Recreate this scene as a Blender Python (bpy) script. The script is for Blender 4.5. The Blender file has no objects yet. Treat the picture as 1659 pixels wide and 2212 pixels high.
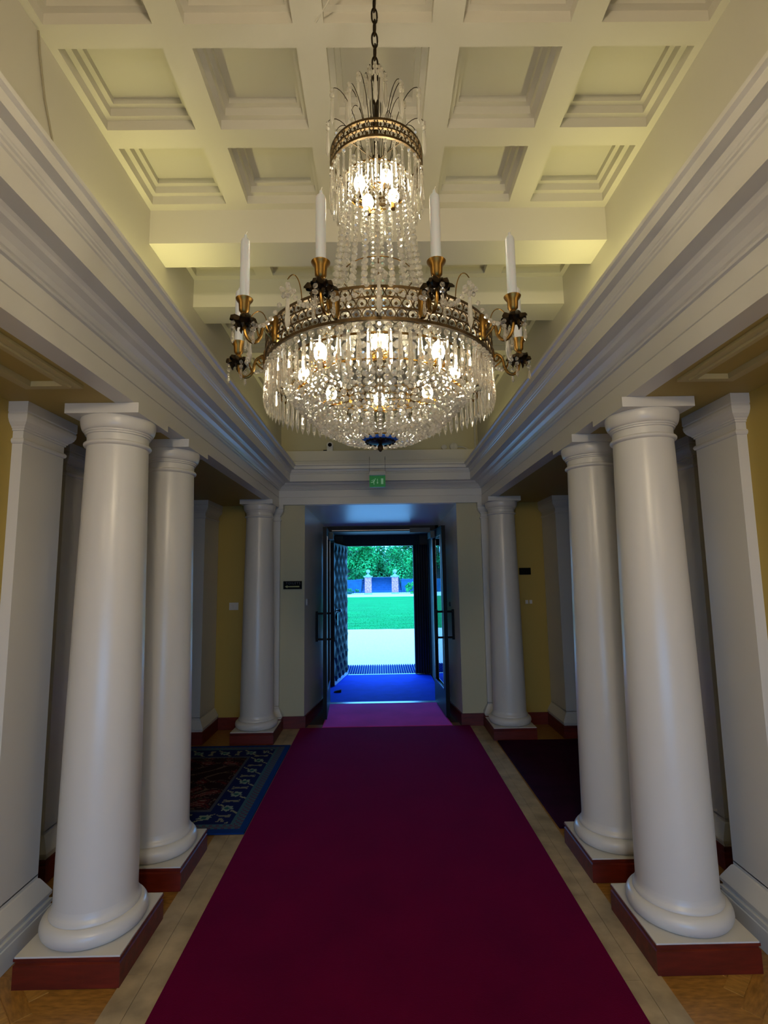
import bpy, math, random
from mathutils import Vector, Matrix
random.seed(7)
PI = math.pi
sc = bpy.context.scene
COL = sc.collection

# ------------------------------------------------------------------ camera
cam_d = bpy.data.cameras.new('camera')
cam = bpy.data.objects.new('camera', cam_d); COL.objects.link(cam)
cam_d.sensor_fit = 'HORIZONTAL'; cam_d.sensor_width = 36.0
cam_d.lens = 1133.36 * 36.0 / 1659.0
cam_d.clip_start = 0.02; cam_d.clip_end = 400
R_ = Vector((0.99986245, -0.00774435, -0.01466665))
U_ = Vector((0.01361015, -0.12227494, 0.99240294))
F_ = Vector((0.00947888, 0.99246605, 0.12215272))
M = Matrix(((R_.x, U_.x, -F_.x, 0.0), (R_.y, U_.y, -F_.y, 0.0), (R_.z, U_.z, -F_.z, 1.6), (0, 0, 0, 1)))
cam.matrix_world = M
sc.camera = cam

# ------------------------------------------------------------------ exposure
sc.view_settings.view_transform = 'Standard'
sc.view_settings.look = 'None'
sc.view_settings.gamma = 1.0
sc.view_settings.use_curve_mapping = False
sc.view_settings.exposure = 0.15
try:
    sc.cycles.max_bounces = 10; sc.cycles.transmission_bounces = 8; sc.cycles.transparent_max_bounces = 24
    sc.cycles.diffuse_bounces = 4; sc.cycles.glossy_bounces = 4
    sc.cycles.sample_clamp_indirect = 4.0; sc.cycles.sample_clamp_direct = 0
    sc.cycles.caustics_refractive = False; sc.cycles.caustics_reflective = False
    sc.cycles.use_denoising = True
except Exception:
    pass

# ------------------------------------------------------------------ sky
world = bpy.data.worlds.new('sky'); sc.world = world; world.use_nodes = True
wn = world.node_tree; wn.nodes.clear()
wo = wn.nodes.new('ShaderNodeOutputWorld'); wb = wn.nodes.new('ShaderNodeBackground')
tc = wn.nodes.new('ShaderNodeTexCoord'); sx = wn.nodes.new('ShaderNodeSeparateXYZ'); rp = wn.nodes.new('ShaderNodeValToRGB')
wn.links.new(tc.outputs['Generated'], sx.inputs[0]); wn.links.new(sx.outputs['Z'], rp.inputs[0])
rp.color_ramp.elements[0].position = 0.0; rp.color_ramp.elements[0].color = (0.09, 0.43, 1.0, 1)
rp.color_ramp.elements[1].position = 1.0; rp.color_ramp.elements[1].color = (0.09, 0.38, 1.0, 1)
wn.links.new(rp.outputs[0], wb.inputs['Color']); wb.inputs['Strength'].default_value = 8.5
wn.links.new(wb.outputs[0], wo.inputs['Surface'])

# ------------------------------------------------------------------ sky portals, added fill lamp, aisle and cove lights
def area(name, loc, rot, sx_, sy_, power, color, portal=False, spread=PI):
    d = bpy.data.lights.new(name, 'AREA'); d.shape = 'RECTANGLE'; d.size = sx_; d.size_y = sy_
    d.energy = power; d.color = color; d.spread = spread
    if portal: d.cycles.is_portal = True
    o = bpy.data.objects.new(name, d); o.location = loc; o.rotation_euler = rot; COL.objects.link(o); return o
# portals only help sampling of the sky through the door and the window behind the camera
area('door_portal', (0.0, 9.02, 1.08), (PI/2, 0, PI), 1.12, 2.15, 1, (1, 1, 1), True)
area('window_portal', (0.0, -1.62, 0.63), (PI/2, 0, 0), 2.6, 1.1, 1, (1, 1, 1), True)
# unseen lamps: one added behind the camera as fill, two warming the aisles
UNSEEN_LAMPS = [(0.0, -0.9, 2.55, 68), (-1.40, 0.4, 2.1, 8), (1.43, 0.4, 2.1, 8)]
for lx, ly, lz, le in UNSEEN_LAMPS:
    d = bpy.data.lights.new('lamp_light', 'POINT'); d.energy = le; d.color = (1.0, 0.81, 0.54); d.shadow_soft_size = 0.1
    o = bpy.data.objects.new('lamp_light', d); o.location = (lx, ly, lz); COL.objects.link(o)
# fluorescent battens hidden behind the cornice: (x, y0, y1, power)
BATTENS = [(-1.035, 1.85, 2.75, 2.9), (1.035, 1.85, 2.75, 2.9), (-1.035, 3.9, 5.2, 1.2), (1.035, 3.9, 5.2, 1.2)]
for lx, y0, y1, le in BATTENS:
    area('cove_light', (lx, (y0+y1)/2, 2.803), (PI, 0, 0), 0.03, y1-y0, le, (1.0, 0.88, 0.34))

# ------------------------------------------------------------------ materials
def mat(name, color, rough=0.6, noise=0.0, nscale=8.0, bump=0.0, bscale=60.0, metal=0.0, emit=None, estr=0.0, spec=0.5, dist=0.002, stretch=None):
    m = bpy.data.materials.new(name); m.use_nodes = True; nt = m.node_tree; b = nt.nodes['Principled BSDF']
    b.inputs['Base Color'].default_value = (*color, 1); b.inputs['Roughness'].default_value = rough
    b.inputs['Metallic'].default_value = metal; b.inputs['Specular IOR Level'].default_value = spec
    if noise or bump:
        t = nt.nodes.new('ShaderNodeTexCoord'); mp = nt.nodes.new('ShaderNodeMapping'); nt.links.new(t.outputs['Object'], mp.inputs[0])
        if stretch: mp.inputs['Scale'].default_value = stretch
    if noise:
        n = nt.nodes.new('ShaderNodeTexNoise'); n.inputs['Scale'].default_value = nscale; n.inputs['Detail'].default_value = 5
        nt.links.new(mp.outputs[0], n.inputs['Vector'])
        r = nt.nodes.new('ShaderNodeValToRGB'); nt.links.new(n.outputs['Fac'], r.inputs[0])
        r.color_ramp.elements[0].position = 0.3; r.color_ramp.elements[1].position = 0.7
        r.color_ramp.elements[0].color = (*[max(0, c*(1-noise)) for c in color], 1)
        r.color_ramp.elements[1].color = (*[min(1, c*(1+noise)) for c in color], 1)
        nt.links.new(r.outputs[0], b.inputs['Base Color'])
    if bump:
        n2 = nt.nodes.new('ShaderNodeTexNoise'); n2.inputs['Scale'].default_value = bscale; n2.inputs['Detail'].default_value = 3
        nt.links.new(mp.outputs[0], n2.inputs['Vector'])
        bp = nt.nodes.new('ShaderNodeBump'); bp.inputs['Strength'].default_value = bump; bp.inputs['Distance'].default_value = dist
        nt.links.new(n2.outputs['Fac'], bp.inputs['Height']); nt.links.new(bp.outputs[0], b.inputs['Normal'])
    if emit:
        b.inputs['Emission Color'].default_value = (*emit, 1); b.inputs['Emission Strength'].default_value = estr
    return m

def glassy(name, tint, clear=0.35, rough=0.0, milk=0.2):
    m = bpy.data.materials.new(name); m.use_nodes = True; nt = m.node_tree; nt.nodes.clear()
    out = nt.nodes.new('ShaderNodeOutputMaterial'); g = nt.nodes.new('ShaderNodeBsdfGlass'); tr = nt.nodes.new('ShaderNodeBsdfTransparent')
    mx = nt.nodes.new('ShaderNodeMixShader'); g.inputs['IOR'].default_value = 1.52; g.inputs['Roughness'].default_value = rough
    g.inputs['Color'].default_value = (*tint, 1); tr.inputs['Color'].default_value = (*tint, 1)
    mx.inputs[0].default_value = clear
    nt.links.new(g.outputs[0], mx.inputs[1]); nt.links.new(tr.outputs[0], mx.inputs[2])
    df = nt.nodes.new('ShaderNodeBsdfTranslucent'); df.inputs[0].default_value = (1, .97, .9, 1); d2 = nt.nodes.new('ShaderNodeBsdfDiffuse'); d2.inputs[0].default_value = (1, .97, .9, 1)
    m2 = nt.nodes.new('ShaderNodeMixShader'); m2.inputs[0].default_value = .5; nt.links.new(df.outputs[0], m2.inputs[1]); nt.links.new(d2.outputs[0], m2.inputs[2])
    m3 = nt.nodes.new('ShaderNodeMixShader'); m3.inputs[0].default_value = milk
    nt.links.new(mx.outputs[0], m3.inputs[1]); nt.links.new(m2.outputs[0], m3.inputs[2]); nt.links.new(m3.outputs[0], out.inputs[0])
    return m

def pane_mat(name):
    m = bpy.data.materials.new(name); m.use_nodes = True; nt = m.node_tree; nt.nodes.clear()
    out = nt.nodes.new('ShaderNodeOutputMaterial'); g = nt.nodes.new('ShaderNodeBsdfGlossy'); tr = nt.nodes.new('ShaderNodeBsdfTransparent')
    fr = nt.nodes.new('ShaderNodeFresnel'); fr.inputs[0].default_value = 1.45; mx = nt.nodes.new('ShaderNodeMixShader')
    g.inputs['Roughness'].default_value = 0.01; tr.inputs['Color'].default_value = (0.9, 0.95, 0.95, 1)
    nt.links.new(fr.outputs[0], mx.inputs[0]); nt.links.new(tr.outputs[0], mx.inputs[1]); nt.links.new(g.outputs[0], mx.inputs[2]); nt.links.new(mx.outputs[0], out.inputs[0])
    return m

WHITE = mat('white_gloss_paint', (0.66, 0.65, 0.62), 0.3, bump=0.06, bscale=40)
CREAM = mat('cream_ceiling_paint', (0.58, 0.56, 0.50), 0.55, bump=0.05, bscale=50)
WALLC = mat('cream_wall_paint', (0.52, 0.48, 0.31), 0.6, bump=0.1, bscale=60)
YELLOW = mat('ochre_wall_paint', (0.42, 0.31, 0.07), 0.6, bump=0.12, bscale=60)
AISLEC = mat('ochre_ceiling_paint', (0.42, 0.31, 0.08), 0.6, bump=0.08, bscale=60)
MOULD = mat('olive_cream_moulding', (0.5, 0.42, 0.2), 0.6)
WOOD = mat('mahogany', (0.12, 0.011, 0.004), 0.45, 0.35, 6, 0.1, 30, stretch=(1, 6, 6))
DWOOD = mat('dark_oak', (0.016, 0.013, 0.012), 0.6, 0.3, 8, 0.25, 40, stretch=(6, 6, 1))
FRAME = mat('dark_bronze_frame', (0.004, 0.005, 0.007), 0.5, spec=0.2)
CLOSER = mat('grey_closer_paint', (0.10, 0.12, 0.12), 0.5, spec=0.2)
STEEL = mat('brushed_steel', (0.22, 0.22, 0.23), 0.35, metal=1.0)
GREYP = mat('grey_white_reveal_paint', (0.70, 0.72, 0.70), 0.28, bump=0.08, bscale=50)
BRASS = mat('aged_brass', (0.17, 0.095, 0.022), 0.36, 0.3, 60, metal=0.95)
FBRASS = mat('dull_frame_brass', (0.075, 0.048, 0.02), 0.5, 0.3, 60, metal=0.9)
DBRASS = mat('blackened_brass', (0.03, 0.02, 0.01), 0.45, 0.3, 60, metal=0.9)
GILT = mat('gilded_wire', (0.85, 0.5, 0.1), 0.25, metal=1.0)
CRYSTAL = glassy('crystal', (1.0, 0.985, 0.95), 0.25, milk=0.13)
CBEAD = glassy('crystal_bead', (1.0, 0.985, 0.95), 0.2, milk=0.26)
WAX = mat('candle_wax', (0.37, 0.41, 0.44), 0.35)
WAX.node_tree.nodes['Principled BSDF'].inputs['Subsurface Weight'].default_value = 0.2
BULB = mat('lit_bulb', (1, 1, 1), 0.4, emit=(1.0, 0.88, 0.62), estr=90)
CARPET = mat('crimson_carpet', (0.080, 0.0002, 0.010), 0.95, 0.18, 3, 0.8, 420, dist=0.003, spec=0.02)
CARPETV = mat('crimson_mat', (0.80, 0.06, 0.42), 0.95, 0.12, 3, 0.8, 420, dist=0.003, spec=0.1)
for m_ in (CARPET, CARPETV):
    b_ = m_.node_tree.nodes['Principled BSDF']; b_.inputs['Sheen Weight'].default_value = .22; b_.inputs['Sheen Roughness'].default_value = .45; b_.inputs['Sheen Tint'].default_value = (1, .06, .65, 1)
DARKRUG = mat('dark_plum_carpet', (0.03, 0.001, 0.02), 0.95, 0.2, 5, 0.7, 420, spec=0.1)
BLUEMAT = mat('blue_grey_entrance_matting', (0.004, 0.05, 0.62), 0.9, 0.12, 5, 0.6, 300, spec=0.1)
GRATE = mat('dark_grating', (0.002, 0.015, 0.08), 0.55)
STONE = mat('veined_limestone', (0.40, 0.32, 0.20), 0.4, 0.32, 7, 0.08, 40)
PARQ = mat('oak_parquet', (0.33, 0.165, 0.035), 0.35, 0.35, 9, 0.05, 60, stretch=(2, 8, 2))
PARQ2 = mat('light_oak_parquet', (0.40, 0.215, 0.05), 0.35, 0.3, 9, 0.05, 60, stretch=(8, 2, 2))
GROUT = mat('floor_joint', (0.06, 0.035, 0.015), 0.8)
PLASTIC = mat('white_plastic', (0.6, 0.6, 0.58), 0.4)
BLACK = mat('black_plastic', (0.004, 0.004, 0.004), 0.7, spec=0.1)
SIGNTXT = mat('sign_lettering_grey', (0.10, 0.10, 0.11), 0.5)
SIGNARR = mat('sign_arrow_cream', (0.45, 0.42, 0.15), 0.5)
GREEN = mat('exit_green', (0.003, 0.16, 0.035), 0.4, emit=(0.0, 0.35, 0.07), estr=0.12)
EXITW = mat('exit_pictogram', (0.35, 0.6, 0.42), 0.5, emit=(0.3, 0.7, 0.4), estr=0.12)
PANE = pane_mat('pane_glass')
GRASS = mat('grass', (0.004, 0.22, 0.040), 0.9, 0.35, 2.2, 0.6, 40, dist=0.02, stretch=(.25, 2, 1), spec=0.1)
GRAVEL = mat('pale_gravel', (0.85, 0.62, 0.5), 0.9, 0.10, 30, 0.6, 90, dist=0.01)
PATH = mat('pale_path', (0.8, 0.72, 0.66), 0.9, 0.08, 10)
BRICK = mat('weathered_brick', (0.75, 0.20, 0.22), 0.85, 0.5, 9)
STONEC = mat('pier_stone', (0.30, 0.33, 0.30), 0.8, 0.2, 6)
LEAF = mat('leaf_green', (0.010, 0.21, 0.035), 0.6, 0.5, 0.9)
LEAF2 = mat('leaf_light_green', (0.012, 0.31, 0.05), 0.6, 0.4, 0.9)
BARK = mat('bark', (0.08, 0.07, 0.05), 0.9, 0.3, 5)
IRON = mat('hazed_iron', (0.004, 0.035, 0.12), 0.6)  # blue distance haze is put into the iron's colour
SHADEST = mat('shaded_step_stone', (0.02, 0.08, 0.20), 0.9, 0.2, 4)  # shade and blue haze are put into the stone colour
FACADE = mat('facade_plaster', (0.3, 0.18, 0.13), 0.9, 0.2, 5)

# ------------------------------------------------------------------ mesh helpers
class MB:
    def __init__(s): s.v = []; s.f = []; s.m = []; s.mi = 0
    def add(s, vs, fs):
        n = len(s.v); s.v += [tuple(p) for p in vs]; s.f += [tuple(i+n for i in f) for f in fs]; s.m += [s.mi]*len(fs)
    def box(s, x0, x1, y0, y1, z0, z1):
        s.add([(x0,y0,z0),(x1,y0,z0),(x1,y1,z0),(x0,y1,z0),(x0,y0,z1),(x1,y0,z1),(x1,y1,z1),(x0,y1,z1)],
              [(0,3,2,1),(4,5,6,7),(0,1,5,4),(1,2,6,5),(2,3,7,6),(3,0,4,7)])
    def quad(s, a, b, c, d): s.add([a,b,c,d], [(0,1,2,3)])
    def lathe(s, prof, n=48, c=(0,0,0), cap=True, a0=0.0):
        vs = []
        for r, z in prof:
            for k in range(n):
                a = a0 + 2*PI*k/n; vs.append((c[0]+r*math.cos(a), c[1]+r*math.sin(a), c[2]+z))
        fs = []
        for i in range(len(prof)-1):
            for k in range(n):
                k2 = (k+1) % n; fs.append((i*n+k, i*n+k2, (i+1)*n+k2, (i+1)*n+k))
        if cap:
            fs.append(tuple(range(n-1, -1, -1))); L = (len(prof)-1)*n; fs.append(tuple(L+k for k in range(n)))
        s.add(vs, fs)
    def tube(s, pts, r, n=6, closed=False):
        pts = [Vector(p) for p in pts]; m = len(pts); rs = r if isinstance(r, (list, tuple)) else [r]*m
        vs = []; up = Vector((0.13, 0.31, 1)).normalized(); prev = None
        for i, p in enumerate(pts):
            if closed: t = pts[(i+1) % m]-pts[i-1]
            else: t = pts[min(i+1, m-1)]-pts[max(i-1, 0)]
            t.normalize()
            x = (prev - t*prev.dot(t)) if prev is not None else up.cross(t)
            if x.length < 1e-6: x = Vector((1,0,0)).cross(t)
            x.normalize(); prev = x; y = t.cross(x)
            for k in range(n):
                a = 2*PI*k/n; vs.append(p + x*(rs[i]*math.cos(a)) + y*(rs[i]*math.sin(a)))
        fs = []
        for i in range(m if closed else m-1):
            j = (i+1) % m
            for k in range(n):
                k2 = (k+1) % n; fs.append((i*n+k, i*n+k2, j*n+k2, j*n+k))
        if not closed: fs.append(tuple(range(n-1,-1,-1))); fs.append(tuple((m-1)*n+k for k in range(n)))
        s.add(vs, fs)
    def prism(s, poly, fn, a, b):      # polygon extruded between parameters a and b with fn(u, v, t) -> point
        n = len(poly); s.add([fn(u, v, a) for u, v in poly]+[fn(u, v, b) for u, v in poly],
              [tuple(range(n)), tuple(range(2*n-1, n-1, -1))]+[(i, n+i, n+(i+1) % n, (i+1) % n) for i in range(n)])
    def mesh(s, name, mats, smooth=False, sharp=None):
        me = bpy.data.meshes.new(name); me.from_pydata(s.v, [], s.f)
        for m in (mats if isinstance(mats, (list, tuple)) else [mats]): me.materials.append(m)
        if max(s.m, default=0): me.polygons.foreach_set('material_index', s.m)
        if smooth:
            me.polygons.foreach_set('use_smooth', [True]*len(me.polygons)); 
            me.update(); me.set_sharp_from_angle(angle=math.radians(sharp or 40))
        me.update(); return me

def obj(name, mesh, parent=None, loc=(0,0,0), rot=(0,0,0), scale=None, label=None, cat=None, group=None, kind=None):
    o = bpy.data.objects.new(name, mesh); COL.objects.link(o)
    o.location = loc; o.rotation_euler = rot
    if scale: o.scale = scale
    if parent: o.parent = parent
    if label: o['label'] = label
    if cat: o['category'] = cat
    if group: o['group'] = group
    if kind: o['kind'] = kind
    return o
def fixn(me):
    import bmesh
    b = bmesh.new(); b.from_mesh(me); bmesh.ops.recalc_face_normals(b, faces=b.faces); b.to_mesh(me); b.free(); return me

# ================================================================== THE SETTING
YW = 5.87          # far wall plane
XW = 1.135         # architrave face
ZB = 2.412         # underside of the entablature / aisle ceilings
ZC = 3.40          # coffered ceiling
XU = 1.12          # upper wall
CX = 0.018         # hall centre line
def X(s, x): return CX + s*x

floor = MB(); floor.box(-4.2, 4.2, -1.75, 6.95, -0.12, -0.004); floor.box(-0.8, 0.85, 6.95, 9.0, -0.12, -0.004)
floor_o = obj('floor', floor.mesh('floor', GROUT), kind='structure')

# parquet blocks (herringbone) beside the column plinths
def block_mesh(L, W, m, name):
    b = MB(); e = 0.0012
    b.add([(0+e,0+e,0.0),(L-e,0+e,0.0),(L-e,W-e,0.0),(0+e,W-e,0.0),(0,0,-0.006),(L,0,-0.006),(L,W,-0.006),(0,W,-0.006)],
          [(0,1,2,3),(4,5,1,0),(5,6,2,1),(6,7,3,2),(7,4,0,3)])
    return b.mesh(name, m)
bl1 = block_mesh(0.279, 0.0685, PARQ, 'parquet_block'); bl2 = block_mesh(0.279, 0.0685, PARQ2, 'parquet_block')
nb = 0
for side in (-1, 1):
    for i in range(-14, 60):
        for j in range(-3, 4):
            for kk in (0, 1):
                # herringbone lattice turned by 45 degrees
                u = i*0.07 + j*0.28*1.0; v = i*0.07 - j*0.28*1.0
                if kk == 0: px, py, ang = u, v, 0.0
                else: px, py, ang = u, v, PI/2
                c, s_ = math.cos(PI/4), math.sin(PI/4)
                wx = c*px - s_*py; wy = s_*px + c*py
                cx0 = X(side, 1.34) + wx; cy0 = 0.9 + wy
                a = ang + PI/4
                ex = cx0 + 0.28*math.cos(a); 
                if min(cx0, ex)-0.05 < (X(-1, 1.74) if side < 0 else X(1, 1.10)) or max(cx0, ex)+0.05 > (X(-1, 1.10) if side < 0 else X(1, 1.74)): continue
                if not (1.75 < cy0 < 3.3): continue
                obj('parquet_block', (bl1, bl2)[(i*3+j*5+kk) % 2 if True else 0], floor_o, (cx0, cy0, 0.0), (0, 0, a)); nb += 1
# parquet away from the picture and in the side halls: one sheet just below the blocks
pq = MB(); pq.box(-4.2, 4.2, -3.1, 6.0, -0.01, -0.0022)
obj('parquet_field', pq.mesh('parquet_field', PARQ), floor_o)
# limestone border: two bands of slabs each side of the carpet
def slab(x0, x1, y0, y1, z=0.001):
    b = MB(); e = 0.0012; b.add([(x0+e,y0+e,z),(x1-e,y0+e,z),(x1-e,y1-e,z),(x0+e,y1-e,z),(x0,y0,z-0.008),(x1,y0,z-0.008),(x1,y1,z-0.008),(x0,y1,z-0.008)],
          [(0,1,2,3),(4,5,1,0),(5,6,2,1),(6,7,3,2),(7,4,0,3)])
    return b.mesh('stone_slab', STONE)
for side, xa, xb, xc in ((-1, -0.865, -0.968, -1.062), (1, 0.935, 1.012, 1.103)):
    for p, q, off, step in ((xa, xb, 0.0, 0.62), (xb, xc, 0.27, 0.8)):
        y = -0.2 + off
        while y < 5.85:
            L = step*random.uniform(0.8, 1.15); y2 = min(y+L, 5.85)
            if y2 > 1.6: obj('stone_slab', slab(min(p, q), max(p, q), y, y2), floor_o)
            y = y2
            if y >= 5.85: break

# carpets ----------------------------------------------------------------
def sheet(x0, x1, y0, y1, z, m, name, th=0.012, top=None):
    b = MB(); e = 0.004
    (tx0, tx1) = top or (x0, x1)      # x limits at the far end
    z1 = z + th
    b.add([(x0,y0,z),(x1,y0,z),(tx1,y1,z),(tx0,y1,z),(x0+e,y0+e,z1),(x1-e,y0+e,z1),(tx1-e,y1-e,z1),(tx0+e,y1-e,z1)],
          [(3,2,1,0),(4,5,6,7),(0,1,5,4),(1,2,6,5),(2,3,7,6),(3,0,4,7)])
    return b.mesh(name, m)
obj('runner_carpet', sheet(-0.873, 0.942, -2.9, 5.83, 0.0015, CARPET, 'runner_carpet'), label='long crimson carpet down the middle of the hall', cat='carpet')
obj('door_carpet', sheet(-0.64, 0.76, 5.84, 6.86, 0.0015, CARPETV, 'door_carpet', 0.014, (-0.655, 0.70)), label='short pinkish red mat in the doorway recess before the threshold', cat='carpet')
obj('side_carpet', sheet(1.115, 3.9, 3.53, 5.3, 0.0015, DARKRUG, 'side_carpet'), label='dark plum carpet in the side hall right of the runner', cat='carpet')

# patterned rug, left side hall: pattern is woven colour
def rug():
    x0, x1, y0, y1 = -3.0, -0.870, 3.53, 5.27; n = 0.011
    nx = int((x1-x0)/n); ny = int((y1-y0)/n)
    vs = []; cols = []
    def colour(x, y):
        d = min(x1-x, y-y0, y1-y, x-x0)
        near = (x1-x) <= min(y-y0, y1-y)
        t = (y-y0) if near else (x-x0)
        jit = (math.sin(x*311)+math.sin(y*287+x*97))*0.5
        if d < 0.05: return (0.004, 0.035, 0.20)
        if d < 0.105:
            return (0.05, 0.13, 0.18) if (int(t/0.022)+int(d/0.018)) % 2 else (0.09, 0.05, 0.10)
        if d < 0.125: return (0.05, 0.12, 0.17)
        if d < 0.31:
            q = d-0.2175; cy = (t % 0.24)-0.12
            base = (0.006, 0.012, 0.085)
            # flower
            rr = math.hypot(q*1.1, cy)
            if rr < 0.020: return (0.02, 0.10, 0.12)
            if rr < 0.042+0.008*math.sin(6*math.atan2(q, cy)): return (0.22, 0.30, 0.26)
            # s-shaped stems
            if abs(cy - (q*0.9)) < 0.011 and 0.03 < abs(q) < 0.085 and jit > -0.8: return (0.26, 0.28, 0.20)
            ls = abs(abs(cy)-0.12+0.25*abs(q))
            if ls < 0.010 and abs(q) < 0.06: return (0.20, 0.20, 0.16)
            return base
        if d < 0.34: return (0.06, 0.07, 0.10)
        # field: curling blossoms in dark red
        v = math.sin(x*17+2.2*math.sin(y*13))*math.sin(y*19+2.0*math.sin(x*11))
        w = math.sin(math.hypot((x*5) % 1-0.5, (y*5) % 1-0.5)*38)
        if v > 0.55: return (0.17, 0.10, 0.09) if w > 0.2 else (0.09, 0.015, 0.02)
        if v > 0.25: return (0.085, 0.012, 0.015) if w > -0.2 else (0.02, 0.006, 0.012)
        if abs(v) < 0.05: return (0.10, 0.07, 0.06)
        return (0.018, 0.005, 0.010)
    for j in range(ny+1):
        for i in range(nx+1):
            vs.append((x0+i*n, y0+j*n, 0.0))
    fs = []; fc = []
    for j in range(ny):
        for i in range(nx):
            a = j*(nx+1)+i; fs.append((a, a+1, a+nx+2, a+nx+1)); fc.append(colour(x0+(i+.5)*n, y0+(j+.5)*n))
    b = MB(); b.add(vs, fs)
    xe, ye = x0+nx*n, y0+ny*n; k = len(b.f)
    b.add([(x0,y0,-0.010),(xe,y0,-0.010),(xe,ye,-0.010),(x0,ye,-0.010),(x0,y0,0),(xe,y0,0),(xe,ye,0),(x0,ye,0)], [(3,2,1,0),(0,1,5,4),(1,2,6,5),(2,3,7,6),(3,0,4,7)])
    fc += [(0.004, 0.03, 0.15)]*5
    m = mat('woven_rug', (0.1, 0.1, 0.1), 0.95, bump=0.6, bscale=300, spec=0.1)
    nt = m.node_tree; at = nt.nodes.new('ShaderNodeAttribute'); at.attribute_name = 'weave'
    nt.links.new(at.outputs['Color'], nt.nodes['Principled BSDF'].inputs['Base Color'])
    me = b.mesh('patterned_rug', m)
    ca = me.color_attributes.new('weave', 'FLOAT_COLOR', 'CORNER'); data = []
    for p, c in zip(me.polygons, fc): data += [c[0], c[1], c[2], 1.0]*p.loop_total
    ca.data.foreach_set('color', data)
    return me
obj('patterned_rug', rug(), loc=(0, 0, 0.0135), label='oriental rug with blue border and dark red flower field', cat='rug')

# walls -------------------------------------------------------------------
def wall(name, boxes, m):
    b = MB()
    for q in boxes: b.box(*q)
    return obj(name, b.mesh(name, m), kind='structure')
# aisle walls
wall('wall_left', [(X(-1,2.0), X(-1,1.683), -1.7, 2.66, 0, ZB)], YELLOW)
wall('wall_left_niche', [(X(-1,2.1), X(-1,1.925), 2.66, 3.38, 0, ZB)], WALLC)
wall('wall_left_return', [(-4.2, X(-1,2.1), 3.25, 3.38, 0, ZB)], YELLOW)
wall('wall_left_outer', [(-4.3, -4.1, 3.42, 6.0, 0, ZB)], YELLOW)
wall('wall_right', [(X(1,1.683), X(1,2.0), -1.7, 2.66, 0, ZB)], YELLOW)
wall('wall_right_niche', [(X(1,1.925), X(1,2.1), 2.66, 3.38, 0, ZB)], WALLC)
wall('wall_right_return', [(X(1,2.1), 4.2, 3.25, 3.38, 0, ZB)], YELLOW)
wall('wall_right_outer', [(4.1, 4.3, 3.42, 6.0, 0, ZB)], YELLOW)
# back wall with a window, behind the camera
wall('wall_back', [(-1.9, -1.3, -1.75, -1.6, 0, 3.6), (1.3, 1.9, -1.75, -1.6, 0, 3.6), (-1.3, 1.3, -1.75, -1.6, 0, 0.08), (-1.3, 1.3, -1.75, -1.6, 1.18, 3.6)], WALLC)
wf = MB()
for x in (-1.3, -0.45, 0.41, 1.26): wf.box(x, x+0.04, -1.70, -1.65, 0.08, 1.18)
for z in (0.08, 0.61, 1.14): wf.box(-1.3, 1.3, -1.70, -1.65, z, z+0.04)
win = obj('window_1', wf.mesh('window_1', WHITE), kind='structure')
pn = MB(); pn.box(-1.28, 1.28, -1.68, -1.674, 0.09, 1.17); obj('pane', pn.mesh('pane', PANE), win)

# far wall with the splayed doorway recess
b = MB(); D0, D1 = -0.835, 0.872
b.box(-1.22, D0, YW, YW+0.12, 0, ZB); b.box(D1, 1.26, YW, YW+0.12, 0, ZB)
wall_far = obj('wall_far', b.mesh('wall_far', WALLC), kind='structure')
b = MB(); b.box(-4.2, -1.22, YW, YW+0.12, 0, ZB); b.box(1.26, 4.2, YW, YW+0.12, 0, ZB)
obj('wall_far_sides', b.mesh('wall_far_sides', YELLOW), kind='structure')
# recess: splayed jambs, sloping soffit (thick solid pieces)
RX0, RX1, YR, ZR = -0.705, 0.765, 6.93, 2.25
b = MB()
b.add([(D0,YW,0),(RX0,YR,0),(RX0-.3,YR,0),(D0-.15,YW+.12,0),(D0,YW,ZB),(RX0,YR,ZB),(RX0-.3,YR,ZB),(D0-.15,YW+.12,ZB)], [(0,1,5,4),(1,2,6,5),(2,3,7,6),(3,0,4,7),(4,5,6,7)])
obj('wall_recess_left', fixn(b.mesh('wall_recess_left', GREYP)), kind='structure')
b = MB()
b.add([(D1,YW,0),(RX1,YR,0),(RX1+.3,YR,0),(D1+.15,YW+.12,0),(D1,YW,ZB),(RX1,YR,ZB),(RX1+.3,YR,ZB),(D1+.15,YW+.12,ZB)], [(0,1,5,4),(1,2,6,5),(2,3,7,6),(3,0,4,7),(4,5,6,7)])
obj('wall_recess_right', fixn(b.mesh('wall_recess_right', GREYP)), kind='structure')
b = MB()
b.add([(D0-.1,YW+.001,ZB-.004),(D1+.1,YW+.001,ZB-.004),(RX1+.1,YR,ZR),(RX0-.1,YR,ZR),(D0-.1,YW+.001,ZB+.15),(D1+.1,YW+.001,ZB+.15),(RX1+.1,YR,ZB+.15),(RX0-.1,YR,ZB+.15)], [(0,1,2,3),(4,5,6,7),(0,1,5,4),(1,2,6,5),(2,3,7,6),(3,0,4,7)])
obj('ceiling_recess', fixn(b.mesh('ceiling_recess', GREYP)), kind='structure')

# vestibule beyond the glass doors
wall('wall_vestibule', [(-1.3, -0.76, 6.93, 9.0, 0, 2.6), (0.82, 1.3, 6.93, 9.0, 0, 2.6), (-0.76, 0.82, 6.95, 9.0, 2.3, 2.6)], DWOOD)
# outside facade
wall('wall_facade', [(-9, -0.60, 9.0, 9.2, -0.1, 6), (0.66, 9, 9.0, 9.2, -0.1, 6), (-0.60, 0.66, 9.0, 9.2, 2.13, 6)], FACADE)

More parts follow.
